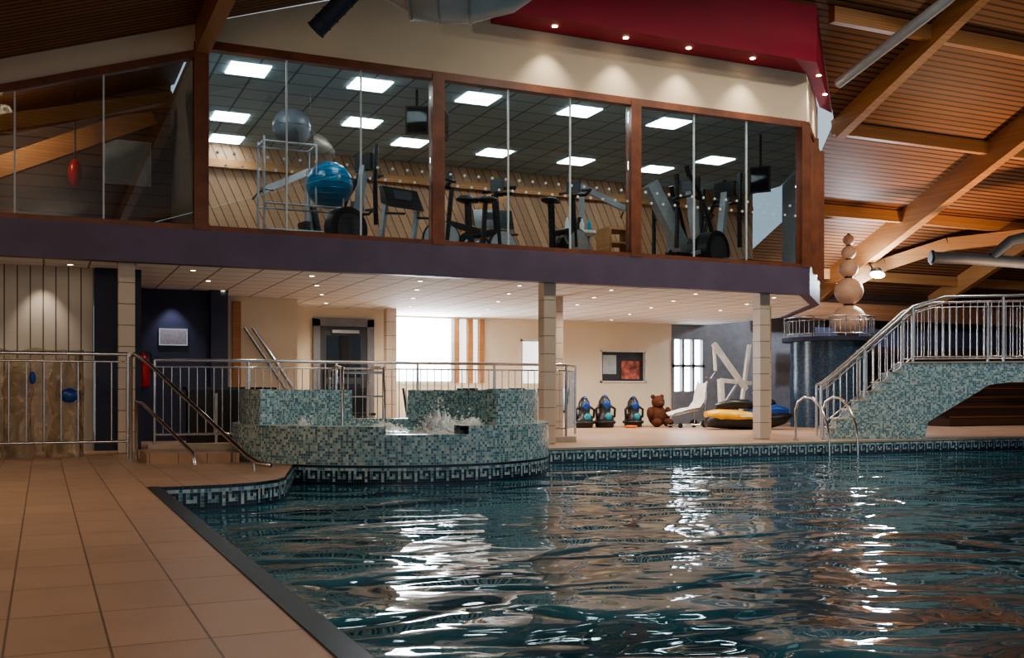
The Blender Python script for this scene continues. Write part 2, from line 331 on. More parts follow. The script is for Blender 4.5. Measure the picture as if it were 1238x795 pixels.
# lower left walls
b=B(); b.box(-6,16.6,0,.69,16.75,2.7,'slatc'); b.done('wall_slatted')
b=B(); b.box(.70,16.5,0,1.35,16.75,2.7,'navy'); b.box(1.2,16.75,0,1.35,19.5,2.7,'navy'); b.box(1.35,19.4,0,3.05,19.55,2.7,'navy'); b.box(2.75,19.2,0,3.05,19.4,2.7,'navy'); b.done('wall_recess')
b=B(); b.box(3.05,20.3,0,4.55,20.45,2.7,'cream2'); b.box(4.4,20.45,0,4.55,22.3,2.7,'cream2'); b.box(4.55,22.2,0,5.3,22.35,2.7,'cream2'); b.box(6.65,22.2,0,7.2,22.35,2.7,'cream2'); b.box(5.3,22.2,2.48,6.65,22.35,2.7,'cream2'); b.box(7.05,22.35,0,7.2,23.7,2.7,'cream2'); b.done('wall_stair')
b=B(); b.box(3.3,20.2,0,3.45,20.3,2.6,'glulam'); b.tube([(3.5,20.1,2.1),(4.3,20.1,.9)],.035,'steel'); b.tube([(3.65,20.1,2.1),(4.45,20.1,.9)],.035,'steel'); b.done('stair_handrail')
b=B()
b.box(5.3,22.1,0,5.45,22.2,2.45,'grey'); b.box(6.5,22.1,0,6.65,22.2,2.45,'grey'); b.box(5.3,22.1,2.3,6.65,22.2,2.48,'grey')
b.box(5.45,22.14,0,6.5,22.2,2.3,'dgrey'); b.box(5.6,22.12,1.2,6.35,22.15,2.1,'dglass'); b.box(5.6,22.12,.2,6.35,22.15,1.05,'dglass'); b.tube([(5.55,22.06,1.0),(5.55,22.06,1.5)],.02,'steel'); b.box(5.7,22.05,2.15,6.3,22.12,2.22,'silver'); b.done('door_1')
b=B(); b.box(1.9,19.36,1.72,2.35,19.39,1.98,'sign'); b.box(1.88,19.37,1.7,2.37,19.4,2.0,'steel'); b.done('wall_sign')
# extinguisher
b=B(); b.lathe((1.6,19.15,.95),[(0.001,0),(.09,.01),(.1,.05),(.1,.45),(.07,.53),(.03,.56),(.03,.62),(.001,.62)],'redp'); b.tube([(1.6,19.15,1.57),(1.72,19.1,1.55),(1.74,19.1,1.2)],.015,'black'); b.box(1.53,19.12,1.56,1.68,19.18,1.6,'black'); b.box(1.55,19.25,1.0,1.65,19.395,1.4,'dgrey'); b.done('fire_extinguisher')

# gym underside, slab, fascia
out=[(-6,GY),(13,GY),(14.7,17.1),(16.5,20.3),(16.5,23.7),(-6,23.7)]
b=B(); b.prism([(x,y,2.70) for x,y in out],(0,0,.06),'ceil'); b.done('ceiling_soffit')
b=B()
for a,c in zip(out[:4],out[1:4]):
    a=Vector(a+(0,));c=Vector(c+(0,)); d=(c-a).normalized(); n=Vector((d.y,-d.x,0))
    b.prism([a+n*.04+Vector((0,0,2.68)),c+n*.04+Vector((0,0,2.68)),c-n*.15+Vector((0,0,2.68)),a-n*.15+Vector((0,0,2.68))],(0,0,.5),'fascia')
b.done('trim_3')
b=B(); b.prism([(x,y,2.95) for x,y in [(-6,GY+.16),(12.9,GY+.16),(14.5,17.2),(16.3,20.3),(16.3,21.7),(-6,21.7)]],(0,0,.15),'gymwood'); b.done('floor_gym')
# columns
def column(x,y,w=.22,z=2.7):
    b=B(); h=w/2; k=0; zz=0
    b.box(x-h+.006,y-h+.006,0,x+h-.006,y+h-.006,z,'joint')
    while zz<z-.01:
        z1=min(zz+.3,z); b.box(x-h,y-h,zz+.012,x+h,y+h,z1,'coltile'); zz=z1
    b.done('tiled_column')
for x,y in ((1.08,15.67),(7.72,15.67),(12.15,15.67),(9.0,17.9),(14.1,18.1),(4.75,21.9),(6.95,21.9)): column(x,y)
# downlights in soffit
b=B()
dl=[]
for yy in (16.2,17.6,19.2,21,22.8):
    for xx in [-1.5,.3,2.0,3.8,5.6,7.4,9.2,11,12.8]:
        dl.append((xx+.3*(yy-16),yy))
dl=[p for p in dl if p[0]<14]
for x,y in dl: b.disc((x,y,2.695),.034,.012,(0,0,1),'lamp',12); b.ring((x,y,2.695),.044,.008,(0,0,1),'white',12)
b.done('downlight_array')
# gym front above windows
wt=lambda x:5.08+.32*x
b=B(); t=.12
b.prism([(-6,GY+.02,wt(-6)),(2.07,GY+.02,wt(2.07)),(2.07,GY+.02,5.84),(13,GY+.02,5.84),(13,GY+.02,7.55),(6.3,GY+.02,7.55),(-6,GY+.02,zl(-6)+.02)],(0,t,0),'cream')
b.prism([(13,GY+.02,5.84),(14.7,17.12,5.84),(14.7,17.12,6.82),(13,GY+.02,7.55)],(-.08,.08,0),'cream')
b.prism([(14.7,17.1,3.1),(16.5,20.3,3.1),(16.5,20.3,5.9),(14.7,17.1,6.8)],(-.1,.05,0),'gymwall'); b.done('wall_gym_front')
b=B(); b.box(-6,21.5,3.1,16.4,21.65,5.9,'gymwood'); b.beam((2.1,21.4,5.45),(16.3,21.4,5.45),.12,.16,'glulam')
b.box(2.0,GY+.2,3.1,2.12,21.5,5.9,'gymwall'); b.prism([(-6,18.6,3.1),(2.0,18.6,3.1),(2.0,18.6,zl(2)),(-6,18.6,zl(-6))],(0,.1,0),'dwood'); b.done('wall_gym_back')
b=B(); b.prism([(x,y,5.86) for x,y in [(2.1,GY+.15),(12.95,GY+.15),(14.6,17.2),(16.3,20.3),(16.3,21.5),(2.1,21.5)]],(0,0,.05),'gymceil'); b.done('ceiling_gym')
b=B()
for x,y in [(2.9,16.35),(4.85,16.35),(6.75,16.35),(8.7,16.35),(10.6,16.4),(3.1,19.3),(5.4,18.7),(6.7,19.8),(8.6,19.9),(10.5,19.9),(12.5,19.9),(13.2,18.6),(3.3,21)]:
    b.box(x-.3,y-.3,5.845,x+.3,y+.3,5.862,'panel')
b.done('ceiling_light_panels')
# glazing
posts=[2.07,5.67,9.27,12.93]
b=B()
for x in posts: b.box(x-.1,GY-.05,3.18,x+.1,GY+.14,5.86,'frame')
b.box(-6,GY-.04,3.18,12.95,GY+.12,3.25,'frame'); b.box(2.07,GY-.04,5.78,12.95,GY+.12,5.9,'frame')
b.prism([(-6,GY-.04,wt(-6)-.08),(2.07,GY-.04,wt(2.07)-.08),(2.07,GY-.04,wt(2.07)+.03),(-6,GY-.04,wt(-6)+.03)],(0,.16,0),'frame')
b.prism([(13,GY-.04,3.18),(14.72,17.06,3.18),(14.72,17.06,3.25),(13,GY-.04,3.25)],(-.1,.1,0),'frame')
b.prism([(13,GY-.04,5.78),(14.72,17.06,5.78),(14.72,17.06,5.9),(13,GY-.04,5.9)],(-.1,.1,0),'frame')
for x,y in ((13.85,16.25),(14.68,17.05)): b.box(x-.08,y-.08,3.18,x+.08,y+.08,5.86,'frame')
b.done('window_frame')
b=B()
for i,x in enumerate(posts[:-1]):
    for k in range(3):
        xa=x+.1+k*3.4/3; b.box(xa+.008,GY+.04,3.25,xa+3.4/3-.008,GY+.05,5.78,'glass')
        if k: b.box(xa-.012,GY+.03,3.25,xa+.012,GY+.06,5.78,'dot')
b.prism([(13.05,GY+.03,3.25),(14.66,17.06-.04,3.25),(14.66,17.02,5.78),(13.05,GY+.03,5.78)],(-.007,.007,0),'glass')
xs=[-6,-5.1,-3.9,-2.75,-1.55,-.34,.77,1.97]
for xa,xb in zip(xs,xs[1:]):
    b.prism([(xa+.008,GY+.04,3.25),(xb-.008,GY+.04,3.25),(xb-.008,GY+.04,wt(xb)-.08),(xa+.008,GY+.04,wt(xa)-.08)],(0,.01,0),'glass')
    if xb<1.9: b.box(xb-.012,GY+.03,3.25,xb+.012,GY+.06,wt(xb)-.08,'dot')
b.done('window_6')
b=B(); x=2.3
while x<12.8:
    for j,z in enumerate((4.32,4.14)):
        b.disc((x+(.12 if j else 0),GY+.03,z),.023,.004,(0,1,0),'dot',8)
    x+=.24
b.done('window_dots')
# red canopy
b=B(); zr=6.8
pf=[(6.58,14.8),(12.7,14.8),(15.3,17.35)]; pi=[(6.58,GY),(13,GY),(14.75,17.1)]
b.face([(pf[0][0],pf[0][1],zr),(pf[1][0],pf[1][1],zr),(pi[1][0],pi[1][1],zr),(pi[0][0],pi[0][1],zr)],'red')
b.face([(pf[1][0],pf[1][1],zr),(pf[2][0],pf[2][1],zr),(pi[2][0],pi[2][1],zr),(pi[1][0],pi[1][1],zr)],'red')
b.face([(pf[0][0],pf[0][1],zr),(pf[1][0],pf[1][1],zr),(pf[1][0],pf[1][1],8.2),(pf[0][0],pf[0][1],8.2)],'red')
b.face([(pf[1][0],pf[1][1],zr),(pf[2][0],pf[2][1],zr),(pf[2][0],pf[2][1],8.2),(pf[1][0],pf[1][1],8.2)],'red')
b.face([(pf[0][0],pf[0][1],zr),(pi[0][0],pi[0][1],zr),(pi[0][0],pi[0][1],8.2),(pf[0][0],pf[0][1],8.2)],'red')
b.done('red_canopy')
cl=[(7.57,15.08),(8.9,15.08),(10.15,15.08),(11.5,15.08),(13.25,15.38),(14.2,16.3)]
b=B()
for x,y in cl: b.disc((x,y,6.792),.045,.01,(0,0,1),'lamp',12)
b.done('canopy_downlights')

# ---------------------------------------------------------------- hot tub
cx,cy=4.41,13.76
def arc(r,a0,a1,n=90): return [(cx+r*math.cos(math.radians(a0+(a1-a0)*k/n)),cy+r*math.sin(math.radians(a0+(a1-a0)*k/n))) for k in range(n+1)]
b=B(); R=2.15; ri=1.78
def toprow(k,n):
    a=360*k/n
    return 19 if 249<a<277 else 22
o=strip(b,arc(R,0,360,240),-.26,22,k0=2,top=toprow)
n=len(o)-1
for k in range(n):
    a=360*k/n; zt=-.26+TS*toprow(k,n)
    p,q=o[k],o[k+1]; c=Vector((cx,cy,0)); pi_=c+(p-c)*ri/R; qi=c+(q-c)*ri/R
    b.face([(p.x,p.y,zt),(q.x,q.y,zt),(qi.x,qi.y,zt),(pi_.x,pi_.y,zt)],'mosl')
    b.face([(pi_.x,pi_.y,zt),(qi.x,qi.y,zt),(qi.x,qi.y,.1),(pi_.x,pi_.y,.1)],'mosaic',[(k*TS,zt),(k*TS+TS,zt),(k*TS+TS,.1),(k*TS,.1)])
def raised(a0,a1,ro,rin,z0,z1):
    nn=int(abs(a1-a0)*math.pi/180*ro/TS)
    A=arc(ro,a0,a1,nn);C=arc(rin,a0,a1,nn)
    for k in range(nn):
        for W in (A,C):
            p,q=W[k],W[k+1]
            b.face([(*p,z0),(*q,z0),(*q,z1),(*p,z1)],'mosaic',[(k*TS,z0),(k*TS+TS,z0),(k*TS+TS,z1),(k*TS,z1)])
        b.face([(*A[k],z1),(*A[k+1],z1),(*C[k+1],z1),(*C[k],z1)],'mosl')
    for k in (0,nn): b.face([(*A[k],z0),(*C[k],z0),(*C[k],z1),(*A[k],z1)],'mosaic')
raised(92,199,2.05,1.85,.44,.9); raised(-68,65,2.0,1.8,.44,.9)
b.done('hot_tub',recalc=False)
b=B(); rows=[]
for i in range(25):
    r=1.77*i/24; row=[]
    for j in range(72):
        a=2*math.pi*j/72; x=cx+r*math.cos(a);y=cy+r*math.sin(a)
        z=.335+.02*noise.noise(Vector((x*3,y*3,0)))
        row.append((x,y,z))
    rows.append(row)
b.grid(rows,'tubwater',closeu=True); b.done('hot_tub_water')
b=B()
for (sx,sy,amp,rad) in ((4.72,12.8,.36,.32),(5.15,12.95,.27,.4),(5.6,13.2,.14,.3),(3.1,13.5,.22,.26),(3.7,12.9,.14,.3),(4.4,14.3,.14,.35)):
    G=34; rows=[]
    for i in range(G+1):
        row=[]
        for j in range(G+1):
            dx=(i/G-.5)*2*rad;dy=(j/G-.5)*2*rad; d=math.hypot(dx,dy)/rad
            f=max(0,1-d)**1.2; nz=noise.noise(Vector((dx*14+sx,dy*14,sy)))*.6+.5+abs(noise.noise(Vector((dx*45,dy*45,sx))))*.9
            row.append((sx+dx*(1+.25*nz),sy+dy,.32+amp*f*nz))
        rows.append(row)
    b.grid(rows,'foam')
    for _ in range(int(140*amp/.4)):
        a=random.random()*6.28; rr=random.random()**.7*rad*1.05
        b.sphere((sx+rr*math.cos(a),sy+rr*math.sin(a),.36+random.random()*amp*1.15*(1.15-rr/rad)),.006+.014*random.random(),'foam',n=6)
b.done('water_splash')
# tub handrail
b=B(); 
for dx in (0,.62):
    x=3.95+dx; b.tube([(x,14.7,.2),(x,14.7,1.15),(x+.02,14.75,1.22),(x+.1,15.4,1.25),(x+.12,15.93,1.2),(x+.12,15.96,.0)],.024,'steel',10)
b.tube([(3.95,14.7,.8),(4.57,14.7,.8)],.014,'steel'); b.tube([(3.95,14.7,1.15),(4.57,14.7,1.15)],.02,'steel')
b.done('hot_tub_handrail')
# steps to tub
b=B(); b.prism([(1.15,13.3,.0),(2.2,13.0,.0),(2.25,14.3,.0),(1.15,14.3,.0)],(0,0,.12),'deck'); b.done('tub_step')

# ---------------------------------------------------------------- railings
def fence(name,path,z0,z1,sp=.12,post=1.5,foot=0,r=.022):
    b=B(); zz=lambda p:(p[2] if len(p)>2 else 0)
    top=[(p[0],p[1],zz(p)+z1) for p in path]; bot=[(p[0],p[1],zz(p)+z0) for p in path]
    b.tube(top,r*1.15,'steel',10); b.tube(bot,r*.8,'steel',8); b.tube([(x,y,z-.1) for x,y,z in top],r*.6,'steel',8)
    for a,c in zip(path,path[1:]):
        A=Vector((a[0],a[1],zz(a)));C=Vector((c[0],c[1],zz(c))); L=(C-A).length; n=max(1,int(L/sp))
        for k in range(n+1):
            p=A.lerp(C,k/n); b.tube([p+Vector((0,0,z0)),p+Vector((0,0,z1-.1))],.008,'steel',6,False)
        m_=max(1,round(L/post))
        for k in range(m_+1):
            p=A.lerp(C,k/m_); b.tube([p+Vector((0,0,foot)),p+Vector((0,0,z1))],r,'steel',8)
    return b.done(name)
fence('safety_railing',[(-4,14.5),(1.02,14.5)],.22,1.36,sp=.2)
fence('safety_railing',[(1.5,16.1),(8.3,16.1),(8.9,16.9)],.24,1.34,foot=.1)
b=B(); b.box(1.4,16.0,0,8.45,16.2,.1,'cop'); b.done('railing_kerb')
# sloping handrails
b=B()
b.tube([(1.05,14.4,0),(1.05,14.4,1.3),(1.08,14.3,1.36),(1.2,13.9,1.25),(2.05,11.6,.16),(2.13,11.4,.09),(2.25,11.3,.07)],.026,'steel',10)
b.tube([(1.1,14.2,.0),(1.1,14.2,.75),(1.15,13.9,.72),(1.6,12.6,.15),(1.62,12.55,.0)],.022,'steel',10)
b.tube([(2.1,11.48,.12),(2.1,11.48,0)],.022,'steel',8)
b.done('step_handrail')
# wrapped feature at left
b=B(); rows=[]
for i in range(70):
    z=1.42*i/69; row=[]
    for j in range(150):
        s=j/149; a=s*3.6
        if a<2.2: x=-1.7+a; y=14.95; nx,ny=0,-1
        else: x=.5; y=14.95+(a-2.2)*.6; nx,ny=1,0
        d=.05*noise.noise(Vector((a*2.2,0,z*1.4)))+.04*abs(noise.noise(Vector((a*6,1,z*2.2))))+.015*math.sin(a*19+4*noise.noise(Vector((a,z*1.5,2))))+.05*max(0,.12-z)
        row.append((x+nx*(d-.03),y+ny*(d-.03),z+(.04*noise.noise(Vector((a*4,5,1))) if i>58 else 0)))
    rows.append(row)
b.grid(rows,'sheet'); b.face([(-1.7,15.0,1.38),(.45,15.0,1.38),(.45,15.8,1.40),(-1.7,15.8,1.40)],'sheet')
for x in (-1.5,-.9,-.3,.25): b.lathe((x,15.4,0),[(.2,0),(.22,.1),(.12,.5),(.2,.9),(.10,1.3),(.001,1.32)],'cream',16)
for x in (-1.65,-.6,.42): b.box(x-.025,15.02,0,x+.025,15.07,1.38,'white')
b.sphere((.32,14.84,.82),.12,'blue',(1,.4,.8),16); b.sphere((-.12,14.86,1.05),.06,'blue',(.7,.4,1.4),14)
b.done('wrapped_water_feature')

# ---------------------------------------------------------------- stairs and bridge
P0=Vector((13.3,15.4,0)); D=Vector((.8,-.6,0)); Nn=Vector((.6,.8,0)); W=1.35
def Q(s,n,z): return P0+D*s+Nn*n+Vector((0,0,z))
b=B(); H=1.40; ns=8; run=1.55/ns
prof=[(.1,0)]
for k in range(ns):
    prof.append((.1+k*run,(k+1)*H/ns)); 
    prof.append((.1+(k+1)*run,(k+1)*H/ns))
prof+=[(14,H),(14,H-.34),(3.3,H-.35),(2.95,H-.40),(1.9,.32),(1.85,0)]
b.prism([Q(s,0,z) for s,z in prof],Nn*W,'mosaic')
for k in range(ns):
    b.prism([Q(.1+k*run-.02,-.01,(k+1)*H/ns),Q(.1+(k+1)*run,-.01,(k+1)*H/ns),Q(.1+(k+1)*run,-.01,(k+1)*H/ns+.02),Q(.1+k*run-.02,-.01,(k+1)*H/ns+.02)],Nn*(W+.02),'cop')
b.prism([Q(1.6,-.02,H),Q(14,-.02,H),Q(14,-.02,H+.03),Q(1.6,-.02,H+.03)],Nn*(W+.04),'cop')
b.done('bridge_staircase')
def strfence(n0):
    b=B(); r=.022
    low=[Q(.0,n0,1.0),Q(.15,n0,1.08),Q(1.65,n0,H+1.05),Q(2.2,n0,H+1.22),Q(14,n0,H+1.22)]
    b.tube(low,.026,'steel',10)
    b.tube([p-Vector((0,0,.1)) for p in low],.014,'steel',8)
    zt=lambda s: 1.0+(s)*(H+.05)/1.65 if s<1.65 else (H+1.05+(s-1.65)/.55*.17 if s<2.2 else H+1.22)
    zb=lambda s: .12+max(0,s)*(H)/1.65 if s<1.65 else H+.12
    b.tube([Q(0,n0,.12),Q(1.65,n0,H+.12),Q(14,n0,H+.12)],.014,'steel',8)
    s=0
    while s<9:
        b.tube([Q(s,n0,zb(s)),Q(s,n0,zt(s)-.1)],.008,'steel',6,False); s+=.12
    for s in (0.02,.8,1.65,3.2,4.7,6.2,7.7): b.tube([Q(s,n0,max(0,zb(s)-.3) if s<1.6 else H),Q(s,n0,zt(s))],.024,'steel',8)
    b.done('bridge_railing')
strfence(.06); strfence(W-.06)
# pool ladder rails
for x in (12.35,12.98):
    b=B(); b.tube([(x,14.95,0),(x,14.95,.55),(x,14.88,.70),(x,14.7,.78),(x,14.5,.76),(x,14.3,.62),(x,14.12,.3),(x,14.08,0),(x,14.06,-.5)],.024,'steel',10); b.disc((x,14.95,.01),.05,.02,(0,0,1),'steel')
    b.done('pool_grab_rail')
# drum plinth + sculpture
px,py=18.15,20.7
b=B(); b.grid([[(px+.95*math.cos(math.pi*2*j/60),py+.95*math.sin(math.pi*2*j/60),z) for j in range(60)] for z in (0,2.14)],'mosd',closeu=True)
b.lathe((px,py,2.14),[(.001,0),(1.15,0),(1.15,.1),(.001,.1)],'navy',40,False); b.done('tiled_drum_plinth')
fence('plinth_railing',[(px+1.1*math.cos(math.radians(a)),py+1.1*math.sin(math.radians(a)),2.24) for a in range(150,391,20)],.08,.50,.12,.4,0,.016)
b=B(); z=2.24
for r in (.44,.36,.24,.18,.145):
    b.sphere((px+.42,py-.25,z+r*.95),r,'stone',(1,1,.95),28); z+=r*1.9+.005
    b.disc((px+.42,py-.25,z),r*.3,.03,(0,0,1),'black')
b.done('stone_ball_sculpture')
# bleacher steps at right
b=B()
for k in range(5): b.box(21,19.5+k*.5,0,31,19.5+k*.5+.5,.25*(k+1),'bench'); b.box(21,19.48+k*.5,.25*(k+1)-.03,31,19.62+k*.5,.25*(k+1)+.005,'glulamd')
b.done('bleacher_steps')
b=B(); b.beam((18.5,22.9,3.15),(33.9,22.9,3.15),.25,.45,'glulamd'); b.beam((19.2,22.5,2.4),(33.9,22.5,2.4),.1,.5,'navy'); b.done('gallery_beam')
b=B(); b.sphere((19.95,20.9,3.95),.11,'lampb',(2.2,.6,.8),n=16); b.tube([(19.95,20.95,3.95),(19.95,21.2,4.3)],.02,'black'); b.lathe((19.95,20.95,4.0),[(.03,.16),(.12,.12),(.17,.05)],'black'); b.done('flood_light')  # glowing globe stretched sideways to stand in for the lamp's glare
# ducts
b=B(); b.tube([(19.4,18.6,4.1),(20.2,18.25,4.08),(21.5,17.7,3.98),(27,15.4,3.6)],.14,'ductd',14)
b.tube([(20.75,18.0,4.1),(21.2,17.85,4.5),(22.6,17.2,4.9),(25,16,5.2)],.13,'ductd',14); b.ring((19.45,18.58,4.1),.15,.03,(1,-.4,0),'ductd'); b.done('ventilation_duct')
b=B(); b.tube([(13.9,15.6,6.78),(14.2,13.3,7.6),(14.5,11,8.6)],.10,'duct',14); b.done('ventilation_duct')
b=B()
b.tube([(2.88,11.9,5.05),(3.15,11.75,5.35),(3.5,11.6,5.75),(3.9,11.4,6.3)],.11,'ductd',16)
for k in range(9):
    a=k/8; b.ring((2.88+.62*a,11.9-.3*a,5.05+.70*a),.112,.01,(.6,-.3,.7),'ductd',16)
b.tube([(3.35,11.6,5.75),(3.55,11.55,5.5),(3.85,11.4,5.32),(4.05,11.3,5.3)],.075,'duct',14)
b.done('ventilation_duct')
b=B(); ax=Vector((.91,-.41,0)); c0=Vector((3.8,11.4,5.54))
b.tube([c0,c0+ax*.05,c0+ax*.4,c0+ax*.75,c0+ax*1.0,c0+ax*1.25,c0+ax*1.5],[.12,.38,.42,.42,.36,.30,.14],'duct',32)
for s in (.06,.4,.75): b.ring(c0+ax*s,.425 if s>.1 else .385,.014,ax,'silver',32)
for s in (.4,1.0): b.tube([c0+ax*s+Vector((0,0,.38)),c0+ax*s+Vector((0,0,1.1))],.012,'steel',6)
b.done('air_handling_drum')

# ---------------------------------------------------------------- gym equipment
GZ=3.1
def elliptical(x,y,rot,s=1):
    b=B(T(x,y,GZ,rot,s))
    b.beam((-.75,0,.08),(.75,0,.08),.12,.1,'silver'); b.beam((-.75,-.3,.04),(-.75,.3,.04),.1,.08,'black'); b.beam((.75,-.3,.04),(.75,.3,.04),.1,.08,'black')
    b.disc((.5,0,.42),.34,.2,(0,1,0),'black',28); b.disc((.5,0,.42),.24,.23,(0,1,0),'dgrey',28)
    b.beam((.35,0,.3),(.15,0,1.45),.1,.12,'silver'); b.beam((.16,-.2,1.5),(.16,.2,1.5),.06,.26,'black'); b.box(.1,-.13,1.42,.12,.13,1.6,'dgrey')
    for sg in (-1,1):
        ph=.18*sg
        b.tube([(.3-ph,sg*.27,.5),(.22-ph*.4,sg*.28,.95),(.1+ph*.3,sg*.29,1.35),(-.05+ph,sg*.27,1.68)],[.040,.038,.036,.032],'black',10)
        b.tube([(-.02+ph*.9,sg*.275,1.58),(-.06+ph,sg*.27,1.75)],.042,'black',10)
        b.beam((-.7,sg*.18,.2+.08*sg),(.45,sg*.2,.38-.1*sg),.07,.06,'silver'); b.box(-.45,sg*.2-.08,.28,-.1,sg*.2+.08,.33,'black')
    b.tube([(.15,-.24,1.25),(-.05,-.2,1.3),(-.08,0,1.3),(-.05,.2,1.3),(.15,.24,1.25)],.024,'black',8)
    return b.done('elliptical_trainer')
def bike(x,y,rot,s=1):
    b=B(T(x,y,GZ,rot,s))
    b.beam((-.5,0,.08),(.5,0,.08),.08,.07,'black'); b.beam((-.5,-.25,.04),(-.5,.25,.04),.08,.06,'black'); b.beam((.5,-.25,.04),(.5,.25,.04),.08,.06,'black')
    b.disc((.38,0,.36),.27,.06,(0,1,0),'silver',28); b.ring((.38,0,.36),.27,.03,(0,1,0),'black',28)
    b.beam((-.25,0,.1),(-.3,0,.95),.06,.08,'black'); b.beam((.3,0,.35),(.22,0,1.15),.06,.08,'black'); b.beam((-.22,0,.5),(.3,0,.62),.06,.09,'black')
    b.sphere((-.34,0,1.0),.16,'black',(1,.75,.35),16); b.sphere((-.2,0,1.0),.08,'black',(1.4,.5,.4),12)
    b.tube([(.2,-.22,1.2),(.42,-.22,1.25),(.46,-.1,1.18),(.22,0,1.15),(.46,.1,1.18),(.42,.22,1.25),(.2,.22,1.2)],.024,'black',8)
    b.box(.24,-.12,1.2,.3,.12,1.38,'dgrey')
    for sg in (-1,1): b.beam((0,sg*.09,.36),(.12*sg,sg*.1,.22 if sg>0 else .5),.025,.03,'silver'); b.box(.12*sg-.06,sg*.13-.05,.2 if sg>0 else .48,.12*sg+.06,sg*.13+.05,.24 if sg>0 else .52,'black')
    b.disc((0,0,.36),.12,.1,(0,1,0),'black',20)
    return b.done('exercise_bike')
def treadmill(x,y,rot):
    b=B(T(x,y,GZ,rot))
    b.box(-.9,-.4,.0,.8,.4,.18,'dgrey'); b.box(-.85,-.27,.18,.5,.27,.195,'rubber'); b.prism([(.45,-.38,.18),(.8,-.38,.18),(.8,-.38,.3),(.5,-.38,.34)],(0,.76,0),'silver')
    for sg in (-1,1): b.beam((.6,sg*.38,.2),(.35,sg*.38,1.3),.07,.1,'silver'); b.tube([(.35,sg*.38,1.1),(-.2,sg*.38,1.02)],.025,'black')
    b.prism([(.2,-.42,1.2),(.45,-.42,1.3),(.5,-.42,1.62),(.42,-.42,1.62)],(0,.84,0),'black'); b.box(.3,-.2,1.35,.42,.2,1.55,'dgrey')
    return b.done('treadmill')
def armrack(x,y,rot,s=1):
    b=B(T(x,y,GZ,rot,s))
    b.beam((-.5,-.5,.05),(.9,-.5,.05),.1,.1,'silver'); b.beam((-.5,.5,.05),(.9,.5,.05),.1,.1,'silver'); b.beam((0,-.5,.05),(0,.5,.05),.1,.1,'silver')
    b.beam((0,0,.05),(.0,0,2.0),.1,.14,'silver'); b.beam((0,0,1.95),(-.9,0,1.5),.09,.12,'silver'); b.beam((0,0,1.0),(.8,0,.1),.09,.12,'silver')
    for k in range(8): b.box(-.14,-.17,.2+k*.1,-.02,.17,.285+k*.1,'black')
    b.box(.2,-.18,.5,.75,.18,.6,'black'); b.beam((.2,0,.6),(.05,0,1.3),.32,.09,'black')
    b.tube([(-.9,-.5,1.42),(-.9,-.2,1.5),(-.9,.2,1.5),(-.9,.5,1.42)],.02,'black')
    return b.done('weight_machine')
elliptical(5.05,16.9,200,1.06); treadmill(6.3,18.4,110); bike(6.75,16.9,170,1.15); bike(7.5,17.9,20,1.3); bike(8.5,16.6,25,1.15)
armrack(4.6,19.6,10); elliptical(11.2,16.8,15,1.15); elliptical(12.35,16.9,200,1.15); elliptical(11.9,18.6,30,1.15); armrack(10.0,18.7,160)
elliptical(12.9,18.4,150,1.15); treadmill(8.6,19.8,80); bike(5.6,20.4,40,1.2)
# ball rack and balls
b=B()
for dx in (-.35,.95):
    for dy in (0,.5): b.tube([(3.6+dx,16.9+dy,GZ),(3.6+dx,16.9+dy,5.0 if dx<0 else 4.2)],.02,'silver')
for z in (3.5,3.92): 
    for dy in (0,.5): b.tube([(3.25,16.9+dy,z),(4.75,16.9+dy,z)],.018,'silver')
for dy in (0,.5): b.tube([(3.25,16.9+dy,4.92),(4.1,16.9+dy,4.92)],.018,'silver')
for dx in (.5,): 
    for dy in (0,.5): b.tube([(4.1,16.9+dy,3.96),(4.1,16.9+dy,4.92)],.018,'silver')
b.tube([(3.25,16.9,4.92),(3.25,17.4,4.92)],.018,'silver'); b.tube([(4.1,16.9,4.92),(4.1,17.4,4.92)],.018,'silver'); b.done('ball_rack')
b=B(); b.sphere((4.38,17.13,4.33),.39,'blueball',n=36)
for k in range(-5,6): 
    zc=.39*math.sin(k*.25); b.ring((4.38,17.13,4.33+zc),.39*math.cos(k*.25)+.001,.005,(0,0,1),'blueball',36)
b.done('exercise_ball')
b=B(); b.sphere((3.75,17.15,5.24),.31,'greyball',n=32); b.ring((3.75,17.15,5.24),.311,.006,(0,0,1),'greyball',32); b.done('exercise_ball')
def tv(x,y,z,rot,w=.55,h=.4):
    b=B(T(x,y,z,rot)); b.box(-w/2,0,0,w/2,.06,h,'black'); b.box(-w/2+.03,-.005,.03,w/2-.03,.0,h-.03,'dglass'); b.beam((0,.08,h*.5),(0,.08,5.85-z),.04,.04,'black'); b.done('wall_television')
tv(5.6,16.2,5.1,-20,.38,.46); tv(6.12,16.2,5.08,60,.4,.46); tv(12.6,16.3,4.72,-50,.4,.5)
b=B(); b.box(9.45,16.6,3.85,10.0,17.1,3.9,'glulam'); b.box(9.45,16.6,3.1,9.5,17.1,3.85,'glulam'); b.box(9.95,16.6,3.1,10,17.1,3.85,'glulam')
for k in range(2): b.box(9.5,16.6,3.35+k*.25,9.95,17.1,3.38+k*.25,'glulam')
b.done('wooden_shelf')
b=B(); b.box(9.0,17.5,3.92,9.8,18.0,3.97,'white')
for x,y in ((9.04,17.55),(9.76,17.55),(9.04,17.95),(9.76,17.95)): b.beam((x,y,3.1),(x,y,3.93),.04,.04,'silver')
for k,c in enumerate(('white','orange','white','teal')): b.lathe((9.15+k*.16,17.7,3.97),[(.001,0),(.04,0),(.045,.14),(.02,.19),(.018,.24),(.001,.24)],c,12)
b.done('cleaning_table')
b=B(); b.box(.95,18.45,4.35,1.65,18.52,5.05,'board'); b.box(.93,18.48,4.33,1.67,18.54,5.07,'white'); b.done('notice_board')
